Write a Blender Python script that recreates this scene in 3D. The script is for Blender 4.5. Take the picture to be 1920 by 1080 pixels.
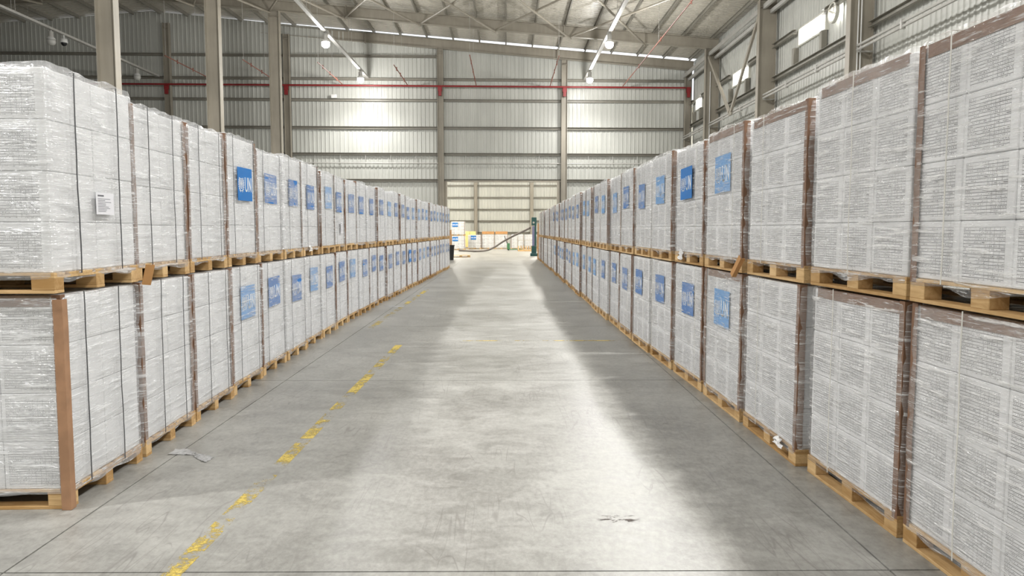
import bpy, bmesh, math, random
from mathutils import Vector, Matrix, noise
random.seed(7)
for o in list(bpy.data.objects): bpy.data.objects.remove(o, do_unlink=True)
SC = bpy.context.scene
COL = SC.collection
R = math.radians

# ------------------------------------------------------------------ camera, world, exposure
F = 1400.0; CAMH = 1.8
cam = bpy.data.cameras.new('camera'); cam.sensor_width = 36; cam.lens = F/1920*36; cam.clip_end = 300
camo = bpy.data.objects.new('camera', cam); COL.objects.link(camo)
camo.location = (0, 0, CAMH)
PITCH = math.atan(109/F); YAW = math.atan(10/(F/math.cos(PITCH)))
camo.rotation_euler = (math.pi/2-PITCH, 0, -YAW)
SC.camera = camo
W = bpy.data.worlds.new('world'); SC.world = W; W.use_nodes = True
bg = W.node_tree.nodes['Background']; bg.inputs[0].default_value = (.93, .96, 1, 1); bg.inputs[1].default_value = 1.3
SC.view_settings.view_transform = 'Standard'; SC.view_settings.look = 'None'
SC.cycles.max_bounces = 8; SC.cycles.diffuse_bounces = 3; SC.cycles.glossy_bounces = 3
SC.view_settings.exposure = 0.05; SC.view_settings.gamma = 1; SC.view_settings.use_curve_mapping = False
LAMP_W = 2250.0       # each high-bay lamp, downward beam
LAMP_G = 500.0        # each high-bay lamp, glow of its globe all around
LAMP2_W = 2000.0       # unseen lamps added to brighten the hall behind

# ------------------------------------------------------------------ node helpers
class NT:
    def __init__(s, name):
        s.m = bpy.data.materials.new(name); s.m.use_nodes = True
        s.t = s.m.node_tree; s.t.nodes.clear()
        s.out = s.n('ShaderNodeOutputMaterial')
    def n(s, typ, **kw):
        nd = s.t.nodes.new(typ)
        for k, v in kw.items(): setattr(nd, k, v)
        return nd
    def l(s, a, b): s.t.links.new(a, b)
    def put(s, sock, v):
        if isinstance(v, bpy.types.NodeSocket): s.l(v, sock)
        elif isinstance(v, (tuple, list)): sock.default_value = tuple(v) if len(v) != 3 or sock.type != 'RGBA' else (*v, 1)
        else: sock.default_value = v
    def math(s, op, a, b=0.5, c=None, clamp=False):
        nd = s.n('ShaderNodeMath', operation=op, use_clamp=clamp)
        s.put(nd.inputs[0], a); s.put(nd.inputs[1], b)
        if c is not None: s.put(nd.inputs[2], c)
        return nd.outputs[0]
    def mixc(s, f, a, b):
        nd = s.n('ShaderNodeMix', data_type='RGBA')
        s.put(nd.inputs['Factor'], f); s.put(nd.inputs[6], a); s.put(nd.inputs[7], b); return nd.outputs[2]
    def ramp(s, v, lo, hi, a=0., b=1.):
        nd = s.n('ShaderNodeMapRange', clamp=True, interpolation_type='SMOOTHSTEP')
        s.put(nd.inputs[0], v); s.put(nd.inputs[1], lo); s.put(nd.inputs[2], hi); s.put(nd.inputs[3], a); s.put(nd.inputs[4], b)
        return nd.outputs[0]
    def mapping(s, vec, scale=(1,1,1), rot=(0,0,0), loc=(0,0,0)):
        nd = s.n('ShaderNodeMapping'); s.l(vec, nd.inputs[0])
        s.put(nd.inputs['Location'], loc); nd.inputs['Rotation'].default_value = rot; nd.inputs['Scale'].default_value = scale
        return nd.outputs[0]
    def noise(s, vec, scale, detail=3, rough=.55, dist=0.):
        nd = s.n('ShaderNodeTexNoise'); s.l(vec, nd.inputs['Vector'])
        nd.inputs['Scale'].default_value = scale; nd.inputs['Detail'].default_value = detail
        nd.inputs['Roughness'].default_value = rough; nd.inputs['Distortion'].default_value = dist
        return nd.outputs['Fac']
    def pos(s): return s.n('ShaderNodeNewGeometry').outputs['Position']
    def obj(s): return s.n('ShaderNodeTexCoord').outputs['Object']
    def uv(s): return s.n('ShaderNodeTexCoord').outputs['UV']
    def rnd(s): return s.n('ShaderNodeObjectInfo').outputs['Random']
    def bump(s, h, strength=.3, dist=.01, inv=False):
        nd = s.n('ShaderNodeBump', invert=inv); s.l(h, nd.inputs['Height'])
        nd.inputs['Strength'].default_value = strength; nd.inputs['Distance'].default_value = dist
        return nd.outputs[0]
    def bsdf(s, color, rough=.5, metal=0., spec=.5, normal=None):
        p = s.n('ShaderNodeBsdfPrincipled')
        s.put(p.inputs['Base Color'], color); s.put(p.inputs['Roughness'], rough); s.put(p.inputs['Metallic'], metal)
        p.inputs['Specular IOR Level'].default_value = spec
        if normal: s.l(normal, p.inputs['Normal'])
        return p
    def done(s, sh):
        s.l(sh.outputs[0] if hasattr(sh, 'outputs') else sh, s.out.inputs[0]); return s.m

def m_plain(name, col, rough=.5, metal=0., var=.06, scale=3., spec=.5):
    t = NT(name); p = t.pos()
    n = t.noise(p, scale, 4)
    c = t.mixc(t.ramp(n, .3, .7), tuple(x*(1-var) for x in col), tuple(min(1, x*(1+var)) for x in col))
    return t.done(t.bsdf(c, rough, metal, spec))

def m_steel(name, col, rough=.45):
    t = NT(name); p = t.pos()
    n = t.noise(p, .8, 5); n2 = t.noise(t.mapping(p, (6, 6, .7)), 1, 3)
    f = t.math('ADD', t.math('MULTIPLY', n, .6), t.math('MULTIPLY', n2, .4))
    c = t.mixc(t.ramp(f, .3, .7), tuple(x*.86 for x in col), tuple(min(1, x*1.1) for x in col))
    return t.done(t.bsdf(c, rough, 0, .5))

def m_siding(name, col):
    t = NT(name); p = t.pos()
    n = t.noise(t.mapping(p, (2.5, 2.5, .25)), 1, 4); n2 = t.noise(p, .35, 3)
    f = t.math('ADD', t.math('MULTIPLY', n, .5), t.math('MULTIPLY', n2, .5))
    c = t.mixc(t.ramp(f, .32, .68), tuple(x*.9 for x in col), tuple(min(1, x*1.06) for x in col))
    return t.done(t.bsdf(c, .38, 0, .5))

def m_wood(name, c1, c2):
    t = NT(name); o = t.obj(); r = t.rnd()
    off = t.n('ShaderNodeCombineXYZ'); t.l(t.math('MULTIPLY', r, 37.), off.inputs[0]); t.l(t.math('MULTIPLY', r, 11.), off.inputs[2])
    add = t.n('ShaderNodeVectorMath', operation='ADD'); t.l(o, add.inputs[0]); t.l(off.outputs[0], add.inputs[1])
    v = add.outputs[0]
    g = t.noise(t.mapping(v, (5, 38, 38)), 1, 4, .6, .6)
    b = t.noise(v, 5, 3)
    f = t.math('ADD', t.math('MULTIPLY', g, .55), t.math('ADD', t.math('MULTIPLY', b, .25), t.math('MULTIPLY', r, .3)))
    c = t.mixc(t.ramp(f, .3, .85), c1, c2)
    return t.done(t.bsdf(c, .7, 0, .25, t.bump(g, .25, .004)))

def m_floor():
    t = NT('polished_concrete'); p = t.pos()
    n1 = t.noise(p, .55, 5, .6); n2 = t.noise(t.mapping(p, (1.0, 1.7, 1), (0, 0, .5)), 2.6, 8, .68, .8); n3 = t.noise(t.mapping(p, (1, .6, 1), (0, 0, .3)), 24, 5, .75)
    f = t.math('ADD', t.math('MULTIPLY', n1, .36), t.math('ADD', t.math('MULTIPLY', n2, .34), t.math('MULTIPLY', n3, .3)))
    c = t.mixc(t.ramp(f, .30, .70), (.15, .146, .132), (.40, .395, .37))
    # fine scratches and tyre scuffs
    def lines(rot, sc, w, k):
        n = t.noise(t.mapping(p, sc, (0, 0, rot), (k, k*2, 0)), 1, 2, .4, .3)
        return t.ramp(t.math('ABSOLUTE', t.math('SUBTRACT', n, .5)), 0, w, 1, 0)
    gate = t.ramp(t.noise(p, .8, 2), .47, .62)
    s1 = t.math('MULTIPLY', t.math('MAXIMUM', lines(.12, (5.5, .35, 1), .008, 3), lines(-.22, (4.2, .3, 1), .007, 9)), gate)
    s2 = t.math('MULTIPLY', t.math('MAXIMUM', lines(1.2, (3, .5, 1), .005, 21), lines(.5, (3.4, .4, 1), .006, 15)), t.ramp(t.noise(p, 1.7, 2), .5, .65))
    s = t.math('MULTIPLY', t.math('MAXIMUM', s1, s2), .4)
    c = t.mixc(s, c, (.12, .11, .10))
    # fine dark pits
    pit = t.math('MULTIPLY', t.ramp(t.noise(p, 9, 5, .7), .68, .76), .22)
    c = t.mixc(pit, c, (.14, .13, .12))
    rr = t.ramp(t.math('ADD', t.math('MULTIPLY', n1, .5), t.math('MULTIPLY', n2, .5)), .3, .7, .29, .46)
    return t.done(t.bsdf(c, rr, 0, .5, t.bump(n3, .06, .004)))

def m_paint(name='worn_yellow_paint', lo=.487):
    t = NT(name); p = t.pos()
    n = t.noise(t.mapping(p, (1.6, .8, 1)), 1.7, 3, .6); n2 = t.noise(p, 38, 6, .8); n3 = t.noise(p, 7, 4, .7)
    f = t.math('ADD', t.math('MULTIPLY', n, .44), t.math('ADD', t.math('MULTIPLY', n2, .30), t.math('MULTIPLY', n3, .26)))
    a = t.ramp(f, lo, lo+.073)
    c = t.mixc(n2, (.42, .31, .06), (.70, .54, .13))
    mx = t.n('ShaderNodeMixShader'); t.l(a, mx.inputs[0])
    t.l(t.n('ShaderNodeBsdfTransparent').outputs[0], mx.inputs[1]); t.l(t.bsdf(c, .5).outputs[0], mx.inputs[2])
    return t.done(mx)

def m_stain():
    t = NT('dark_scuff'); o = t.obj()
    n = t.noise(t.mapping(o, (7, 22, 1), (0, 0, -.5)), 1, 5, .7, .5)
    ln = t.n('ShaderNodeVectorMath', operation='LENGTH'); t.l(t.mapping(o, (6.5, 9, 1)), ln.inputs[0])
    a = t.math('MULTIPLY', t.ramp(n, .5, .6), t.ramp(ln.outputs[1], .3, 1, .9, 0))
    mx = t.n('ShaderNodeMixShader'); t.l(a, mx.inputs[0])
    t.l(t.n('ShaderNodeBsdfTransparent').outputs[0], mx.inputs[1]); t.l(t.bsdf((.07, .05, .04), .6).outputs[0], mx.inputs[2])
    return t.done(mx)

def m_carton(printed):
    t = NT('carton_printed' if printed else 'carton_plain'); r = t.rnd(); p = t.pos()
    n = t.noise(p, 4, 4)
    base = t.mixc(t.ramp(n, .3, .7), (.74, .745, .755), (.85, .855, .865))
    if printed:
        sp = t.n('ShaderNodeSeparateXYZ'); t.l(t.uv(), sp.inputs[0]); u, v = sp.outputs[0], sp.outputs[1]
        def inside(x, lo, hi): return t.math('MULTIPLY', t.math('GREATER_THAN', x, lo), t.math('LESS_THAN', x, hi))
        def bar(x, c, w): return t.math('LESS_THAN', t.math('ABSOLUTE', t.math('SUBTRACT', x, c)), w)
        frame = t.math('MULTIPLY', inside(u, .07, .86), inside(v, .08, .9))
        fr = t.math('FRACT', t.math('MULTIPLY', v, 19.))
        rows = t.math('LESS_THAN', fr, .17)
        cols = t.math('MAXIMUM', t.math('MAXIMUM', bar(u, .07, .006), bar(u, .86, .006)), t.math('MAXIMUM', bar(u, .50, .004), t.math('MAXIMUM', bar(u, .58, .004), t.math('MAXIMUM', bar(u, .66, .004), bar(u, .76, .004)))))
        # text rows between the rules
        tn = t.noise(t.mapping(t.uv(), (60, 17, 1)), 1, 2, .6)
        txt = t.math('MULTIPLY', inside(fr, .38, .78), t.ramp(tn, .5, .56))
        seg = t.ramp(t.noise(t.mapping(t.uv(), (5, 17, 1)), 1, 0), .42, .5)
        txt = t.math('MULTIPLY', t.math('MULTIPLY', txt, seg), .75)
        ink = t.math('MULTIPLY', t.math('MAXIMUM', t.math('MAXIMUM', rows, t.math('MULTIPLY', cols, .45)), txt), frame)
        base = t.mixc(t.math('MULTIPLY', ink, .95), base, (.06, .06, .065))
    return t.done(t.bsdf(base, .6, 0, .3))

def m_film(name, lo, hi, slant, tint, rough=.16, bs=1.0):
    t = NT(name); r = t.rnd()
    off = t.n('ShaderNodeCombineXYZ'); t.l(t.math('MULTIPLY', r, 53.), off.inputs[0]); t.l(t.math('MULTIPLY', r, 29.), off.inputs[1])
    add = t.n('ShaderNodeVectorMath', operation='ADD'); t.l(t.uv(), add.inputs[0]); t.l(off.outputs[0], add.inputs[1])
    v = add.outputs[0]
    a = t.noise(t.mapping(v, (2.6, 34, 1), (0, 0, slant)), 1, 4, .65, .25)       # stretch streaks, for bump and painted glints
    b = t.noise(t.mapping(v, (7, 110, 1), (0, 0, slant*1.4)), 1, 2, .6)          # fine streaks, for bump and painted glints
    d = t.noise(t.mapping(v, (5, 9, 1), (0, 0, slant*3)), 1, 3, .6, 1.2)         # crumples
    big = t.noise(t.mapping(v, (1.3, 2.2, 1)), 1, 2)
    h = t.math('ADD', t.math('MULTIPLY', a, .5), t.math('ADD', t.math('MULTIPLY', b, .22), t.math('MULTIPLY', d, .6)))
    br = t.ramp(t.noise(t.mapping(v, (9, 26, 1), (0, 0, slant*2)), 1, 2), .42, .60)      # breaks the streaks up
    st = t.math('MAXIMUM', t.ramp(a, .54, .66), t.math('MULTIPLY', t.ramp(b, .56, .66), br))  # white glints put into the film's opacity along the streaks
    lw = t.math('ADD', t.math('MULTIPLY', r, .10), lo)
    fac = t.math('ADD', lw, t.math('MULTIPLY', st, hi), clamp=True)
    fac = t.math('ADD', fac, t.math('MULTIPLY', t.ramp(big, .45, .7), .09), clamp=True)
    nrm = t.bump(h, bs, .035)
    p = t.bsdf(tint, rough, 0, .8, nrm)
    mx = t.n('ShaderNodeMixShader'); t.l(fac, mx.inputs[0])
    t.l(t.n('ShaderNodeBsdfTransparent').outputs[0], mx.inputs[1]); t.l(p.outputs[0], mx.inputs[2])
    g = t.n('ShaderNodeBsdfGlossy'); g.inputs['Roughness'].default_value = .14; t.l(nrm, g.inputs['Normal'])
    m2 = t.n('ShaderNodeMixShader'); m2.inputs[0].default_value = .10; t.l(mx.outputs[0], m2.inputs[1]); t.l(g.outputs[0], m2.inputs[2])
    return t.done(m2)

def m_emit(name, col, s):
    t = NT(name); e = t.n('ShaderNodeEmission'); e.inputs[0].default_value = (*col, 1); e.inputs[1].default_value = s
    return t.done(e)

M = dict(
    floor=m_floor(), subfloor=m_plain('joint_filler', (.10, .095, .085), .8),
    scrap=m_film('crumpled_film', .78, .2, .3, (.97, .97, .97)), paint=m_paint(), paint_b=m_paint('fuller_yellow_paint', .455), stain=m_stain(),
    siding=m_siding('wall_siding', (.53, .535, .495)), roof=m_siding('roof_deck_metal', (.60, .565, .49)),
    steel=m_steel('painted_steel', (.33, .30, .245)), girt=m_steel('girt_steel', (.26, .245, .205)),
    tray=m_steel('cable_tray_metal', (.48, .47, .44)), red=m_plain('red_pipe_paint', (.25, .02, .022), .4),
    rust=m_plain('rusty_red_pipe', (.26, .10, .07), .5), white=m_plain('white_enamel', (.78, .78, .76), .35),
    frame=m_plain('window_frame_paint', (.66, .65, .58), .4),
    wood=m_wood('pallet_pine', (.40, .23, .085), (.74, .52, .27)),
    cp=m_carton(True), cw=m_carton(False),
    board_l=m_plain('tan_cardboard', (.36, .20, .11), .6, 0, .12, 9), board=m_plain('brown_cardboard', (.20, .105, .058), .6, 0, .12, 9), board_o=m_plain('orange_cardboard', (.52, .27, .10), .6, 0, .12, 6),
    filmL=m_film('stretch_film_white', .16, .50, -.10, (.965, .975, .995), bs=.6), filmR=m_film('stretch_film_clear', .05, .52, .14, (.97, .965, .96)),
    strap=m_plain('black_strap', (.055, .057, .062), .45), strapw=m_plain('white_strap', (.66, .65, .60), .45),
    blue=m_plain('un_blue', (.012, .175, .53), .45, 0, .04, 3., .25), ltblue=m_plain('pale_blue', (.10, .36, .74), .45, 0, .04, 3., .25),
    ink=m_plain('label_white', (.90, .93, .96), .4, 0, .02),
    paper=m_plain('paper', (.80, .80, .84), .5, 0, .02), greyink=m_plain('grey_ink', (.12, .12, .14), .6),
    black=m_plain('black_plastic', (.008, .008, .009), .4), dark=m_plain('dark_glass', (.012, .012, .014), .15),
    teal=m_plain('teal_paint', (.02, .09, .09), .4), lav=m_plain('lavender_film_roll', (.22, .22, .36), .4),
    green=m_plain('green_paint', (.05, .16, .07), .45), hose=m_plain('grey_hose', (.16, .14, .13), .6), yellow=m_plain('yellow_carton', (.75, .62, .25), .6),
    pane=m_emit('daylit_pane', (1, .98, .93), 7.0), lens=m_emit('lamp_lens_glow', (1, .97, .90), 60.0),
    lens_off=m_plain('lamp_lens_unlit', (.6, .6, .57), .3),
)

# ------------------------------------------------------------------ mesh helpers
def new_bm(): return bmesh.new()
def add_box(bm, c, s, rot=None, mi=0):
    mat = Matrix.Translation(c) @ (rot.to_4x4() if rot else Matrix.Identity(4)) @ Matrix.Diagonal((*s, 1))
    r = bmesh.ops.create_cube(bm, size=1, matrix=mat)
    if mi:
        for f in {f for v in r['verts'] for f in v.link_faces}: f.material_index = mi
    return r['verts']
def add_cyl(bm, p0, p1, r, seg=10, r2=None):
    p0, p1 = Vector(p0), Vector(p1); d = p1-p0
    q = Vector((0, 0, 1)).rotation_difference(d).to_matrix().to_4x4()
    bmesh.ops.create_cone(bm, cap_ends=True, segments=seg, radius1=r, radius2=r if r2 is None else r2, depth=d.length,
                          matrix=Matrix.Translation((p0+p1)/2) @ q)
def add_prism(bm, prof, L, mat=Matrix.Identity(4)):
    """profile in (y,z), extruded along +x from 0 to L"""
    a = [bm.verts.new(mat @ Vector((0, y, z))) for y, z in prof]; b = [bm.verts.new(mat @ Vector((L, y, z))) for y, z in prof]
    n = len(prof)
    for i in range(n): bm.faces.new((a[i], a[(i+1) % n], b[(i+1) % n], b[i]))
    bm.faces.new(list(reversed(a))); bm.faces.new(b)
def i_prof(d, w, tw=.018, tf=.022):
    h, k = d/2, w/2
    return [(-k, -h), (k, -h), (k, -h+tf), (tw/2, -h+tf), (tw/2, h-tf), (k, h-tf), (k, h), (-k, h), (-k, h-tf), (-tw/2, h-tf), (-tw/2, -h+tf), (-k, -h+tf)]
def c_prof(d, w, t=.012):
    h = d/2
    return [(0, -h), (w, -h), (w, -h+t), (t, -h+t), (t, h-t), (w, h-t), (w, h), (0, h)]
def frame_mat(p0, p1, upv=(0, 0, 1)):
    p0, p1 = Vector(p0), Vector(p1); x = (p1-p0).normalized(); y = Vector(upv).cross(x).normalized(); z = x.cross(y)
    m = Matrix((x, y, z)).transposed().to_4x4(); m.translation = p0
    return m, (p1-p0).length
def add_beam(bm, p0, p1, prof, upv=(0, 0, 1)):
    m, L = frame_mat(p0, p1, upv); add_prism(bm, prof, L, m)
def to_mesh(bm, name, mats, smooth=False, bevel=0):
    if bevel: bmesh.ops.bevel(bm, geom=bm.edges[:], offset=bevel, segments=1, affect='EDGES')
    bmesh.ops.recalc_face_normals(bm, faces=bm.faces[:])
    me = bpy.data.meshes.new(name); bm.to_mesh(me); bm.free()
    for m in (mats if isinstance(mats, (list, tuple)) else [mats]): me.materials.append(M[m])
    if smooth:
        for p in me.polygons: p.use_smooth = True
    return me
def link(name, me, parent=None, loc=(0, 0, 0), rot=(0, 0, 0)):
    o = bpy.data.objects.new(name, me); COL.objects.link(o); o.location = loc; o.rotation_euler = rot
    if parent: o.parent = parent
    return o
def tag(o, label, cat, group=None):
    o['label'] = label; o['category'] = cat
    if group: o['group'] = group
    return o
def struct(o, label=None):
    o['kind'] = 'structure'
    if label: o['label'] = label
    return o
def obj(name, bm, mats, parent=None, loc=(0, 0, 0), rot=(0, 0, 0), smooth=False, bevel=0):
    return link(name, to_mesh(bm, name, mats, smooth, bevel), parent, loc, rot)
def box_obj(name, c, s, mat, parent=None, bevel=0):
    bm = new_bm(); add_box(bm, (0, 0, 0), s); return obj(name, bm, mat, parent, c, bevel=bevel)
ORD = ['first', 'second', 'third', 'fourth', 'fifth', 'sixth', 'seventh', 'eighth', 'ninth', 'tenth', 'eleventh', 'twelfth',
       'thirteenth', 'fourteenth', 'fifteenth', 'sixteenth', 'seventeenth', 'eighteenth']

# ------------------------------------------------------------------ building dimensions (metres, camera stands at x=0 y=0)
YW = 46.8; RHO = math.atan(.03)      # end wall and its slight turn
XR = 11.55; XL = -54.2; XRIDGE = -21.3
YB = -13.0; Y2 = 78.0
def hb(x): return 11.55 + .083*(11.0-x) if x >= XRIDGE else 11.55 + .083*(11.0-XRIDGE) - .083*(XRIDGE-x)
def wy(x): return YW + math.tan(RHO)*x
FRAMES = [41.2, 32.6, 24.0, 15.35, 6.7, -2.0]

# floor: base + cast slabs with open joints
bm = new_bm(); add_box(bm, ((XL+20)/2, (YB+Y2)/2, -.2), (20-XL, Y2-YB, .1)); floor = struct(obj('floor', bm, 'subfloor'), 'polished grey concrete warehouse floor cast in jointed slabs')
xs = [-54, -35, -16.69, -12.01, -7.33, -2.65, 2.03, 6.71, 11.39, 20]
ys = [3.82+5.03*n for n in range(-3, 15)]; ys.append(Y2)
ys[0] = YB
slab_cache = {}
for i in range(len(xs)-1):
    for j in range(len(ys)-1):
        sx, sy = xs[i+1]-xs[i]-.011, ys[j+1]-ys[j]-.011
        k = (round(sx, 3), round(sy, 3))
        if k not in slab_cache:
            bm = new_bm(); add_box(bm, (0, 0, -.075), (sx, sy, .15))
            slab_cache[k] = to_mesh(bm, 'floor_slab', 'floor')
        link('floor_slab', slab_cache[k], floor, ((xs[i]+xs[i+1])/2, (ys[j]+ys[j+1])/2, 0))

# ribbed sheet: ribs run along local z, sheet spans local x 0..w, face toward -y
def ribbed(bm, w, z0, z1, pitch=.25, d=.032, top=None, x0=0):
    """top: optional function x->z of the top edge"""
    pts = []; x = 0.
    while x < w-1e-6:
        for dx, y in ((0, 0), (pitch*.62, 0), (pitch*.70, -d), (pitch*.92, -d)):
            if x+dx < w: pts.append((x+dx, y))
        x += pitch
    pts.append((w, 0))
    lo = [bm.verts.new((px, py, z0)) for px, py in pts]
    hi = [bm.verts.new((px, py, top(x0+px) if top else z1)) for px, py in pts]
    for a in range(len(pts)-1): bm.faces.new((lo[a], lo[a+1], hi[a+1], hi[a]))

def dirw(x, dy=0, z=0):      # point on the end wall, dy toward the camera
    return Vector((x, wy(x)-dy, z))

# ---- end wall (in the camera's view) with a big open doorway
DX0, DX1, DZ = -3.74, 3.18, 4.8
bm = new_bm()
for a, b_, z0, z1 in ((XL, DX0, 0, None), (DX1, XR, 0, None), (DX0, DX1, DZ, None)):
    L = b_-a; vs = []
    n = 1 if not (a < XRIDGE < b_) else 2
    seg = [a, b_] if n == 1 else [a, XRIDGE, b_]
    for s0, s1 in zip(seg, seg[1:]):
        q = []
        for y in (.10, .16):
            q.append([bm.verts.new((s0, wy(s0)+y, z0)), bm.verts.new((s1, wy(s1)+y, z0)), bm.verts.new((s1, wy(s1)+y, hb(s1)+.68)), bm.verts.new((s0, wy(s0)+y, hb(s0)+.68))])
        bm.faces.new(q[0]); bm.faces.new(reversed(q[1]))
        for k in range(4): bm.faces.new((q[0][k], q[0][(k+1) % 4], q[1][(k+1) % 4], q[1][k]))
wall_end = struct(obj('wall_end', bm, 'siding'), 'far end wall of ribbed pale siding with wide open doorway')
edges = [XL, -47, -40, -33.2, -30.2, -27.2, -24.2, XRIDGE, -18.5, -15.9, -13.3, -10.4, -7.5, -4.3, DX0]
ceil_e = []
def sheet(name, parent, x0, x1, z0):
    bm = new_bm(); ribbed(bm, x1-x0-.006, z0, 0, top=lambda x: hb(x)+.66, x0=x0)
    return obj(name, bm, 'siding', parent, (x0, wy(x0)+.07, 0), (0, 0, RHO))
for x0, x1 in zip(edges, edges[1:]): sheet('siding_sheet', wall_end, x0, x1, 0)
e2 = [DX1, 6.0, 8.8, XR]
for x0, x1 in zip(e2, e2[1:]): sheet('siding_sheet', wall_end, x0, x1, 0)
e3 = [DX0, -1.4, .9, DX1]
for x0, x1 in zip(e3, e3[1:]): sheet('siding_sheet', wall_end, x0, x1, DZ)
# girts of the end wall, bay by bay between the wall columns
WCOL = [-45., -33.4, -20.4, -13.3, -4.05, 3.55, 11.2]
for z in (12.35, 10.98, 9.72, 8.05, 6.45, 4.85, 3.2, 1.6):
    for a, b_ in zip([XL]+WCOL, WCOL):
        if z > min(hb(a), hb(b_))-.1: 
            if not (z == 12.35 and b_ <= -4): continue
        if z < 4.8 and a == -4.05: continue
        bm = new_bm(); add_beam(bm, dirw(a+.1, -.03, z), dirw(b_-.1, -.03, z), c_prof(.16, -.12))
        obj('girt', bm, 'girt', wall_end)
# service rail under the girts
for a, b_ in zip(WCOL[2:], WCOL[3:]):
    bm = new_bm(); add_cyl(bm, dirw(a+.15, .10, 5.9), dirw(b_-.15, .10, 5.9), .035, 8)
    k = int((b_-a)/1.6)
    for i in range(1, k+1):
        x = a+(b_-a)*i/(k+1); add_box(bm, dirw(x, .06, 6.15), (.03, .03, .5))
    obj('service_rail', bm, 'tray', wall_end)
# doorway jambs and lintel
bm = new_bm(); add_box(bm, (0, 0, DZ/2), (.18, .3, DZ)); obj('door_jamb', bm, 'steel', wall_end, (DX0-.05, wy(DX0)+.03, 0))
bm = new_bm(); add_box(bm, (0, 0, DZ/2), (.18, .3, DZ)); obj('door_jamb', bm, 'steel', wall_end, (DX1+.05, wy(DX1)+.03, 0))
bm = new_bm(); add_box(bm, (0, 0, 0), (DX1-DX0, .2, .1)); obj('door_lintel', bm, 'steel', wall_end, (0, wy(0), DZ), (0, 0, RHO))

# ---- right wall with girts, windows
WIN = [(27.5, 30.1), (36.1, 38.7), (44.6, 46.15)]
WZ0, WZ1 = 9.0, 9.72
wtop = hb(XR)+.7
wall_right = bpy.data.objects.new('tmp', None)
bm = new_bm()
yb = [YB]+[v for w in WIN for v in w]+[wy(XR)]
for i in range(0, len(yb)-1):
    inside = i % 2 == 1
    for z0, z1 in (((0, WZ0), (WZ1, wtop)) if inside else ((0, wtop),)):
        add_box(bm, (XR+.12, (yb[i]+yb[i+1])/2, (z0+z1)/2), (.05, yb[i+1]-yb[i], z1-z0))
bpy.data.objects.remove(wall_right)
wall_right = struct(obj('wall_right', bm, 'siding'), 'right side wall of ribbed pale siding with girts and clerestory windows')
def rsheet(y0, y1, z0, z1):
    bm = new_bm(); ribbed(bm, y1-y0-.006, z0, z1); obj('siding_sheet', bm, 'siding', wall_right, (XR+.07, y1, 0), (0, 0, -math.pi/2))
seq = [YB, -6, 0, 4, 8, 12, 15.3, 18.2, 21.1, 24, 27.5, 30.1, 32.6, 36.1, 38.7, 41.2, 44.6, 46.15, wy(XR)]
for y0, y1 in zip(seq, seq[1:]):
    if any(abs(y0-w[0]) < .01 for w in WIN): rsheet(y0, y1, 0, WZ0); rsheet(y0, y1, WZ1, wtop)
    else: rsheet(y0, y1, 0, wtop)
cy = [YB]+FRAMES[::-1]+[wy(XR)]
for z in (11.15, 9.6, 8.2, 6.5, 4.85, 3.2, 1.6):
    for y0, y1 in zip(cy, cy[1:]):
        segs = [(y0+.12, y1-.12)]
        if z == 9.6:
            for w in WIN:
                segs = [p for a, b_ in segs for p in (((a, w[0]), (w[1], b_)) if a < w[0] < b_ else ((a, b_),)) if p[1]-p[0] > .05]
        for a, b_ in segs:
            bm = new_bm(); add_beam(bm, (XR-.10, a, z), (XR-.10, b_, z), c_prof(.18, .13)); obj('girt', bm, 'girt', wall_right)
# pipe rails slung in front of the siding, on column brackets
for y0, y1 in zip(cy, cy[1:]):
    bm = new_bm()
    for dz in (0, .13): add_cyl(bm, (10.98, y0+.2, 7.42+dz), (10.98, y1-.2, 7.42+dz), .045, 8)
    k = 3
    for i in range(1, k): add_box(bm, (10.98, y0+(y1-y0)*i/k, 7.485), (.12, .08, .26))
    for y in (y0+.25, y1-.25): add_box(bm, (11.2, y, 7.36), (.5, .05, .05))
    obj('pipe_rail', bm, 'tray', wall_right)
# eave strut: pale channel, dark gap, lower channel
for y0, y1 in zip(cy, cy[1:]):
    bm = new_bm()
    add_box(bm, (10.95, (y0+y1)/2, 11.25), (.10, y1-y0-.3, .20)); add_box(bm, (11.25, (y0+y1)/2, 11.05), (.10, y1-y0-.3, .16))
    obj('eave_strut', bm, 'tray', wall_right)
for n, (y0, y1) in enumerate(WIN):
    bm = new_bm()
    add_box(bm, (0, 0, (WZ1-WZ0)/2-.03), (.18, y1-y0, .06)); add_box(bm, (0, 0, -(WZ1-WZ0)/2+.03), (.18, y1-y0, .06))
    for y in (-(y1-y0)/2+.04, (y1-y0)/2-.04): add_box(bm, (0, y, 0), (.18, .08, WZ1-WZ0-.12))
    w = struct(obj('window_%d' % (n+1), bm, 'frame', None, (XR+.05, (y0+y1)/2, (WZ0+WZ1)/2)), 'bright daylit clerestory window, %s from the far corner' % ORD[2-n])
    box_obj('mullion', (0, 0, 0), (.08, .05, WZ1-WZ0-.12), 'frame', w)
    for s in (-1, 1): box_obj('pane', (.03, s*((y1-y0)/4-.01), 0), (.012, (y1-y0)/2-.12, WZ1-WZ0-.13), 'pane', w)
    for y in (-(y1-y0)/2+.12, (y1-y0)/2+.15): box_obj('jamb_post', (-.12, y, -.72), (.2, .2, .70), 'girt', w)
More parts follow.
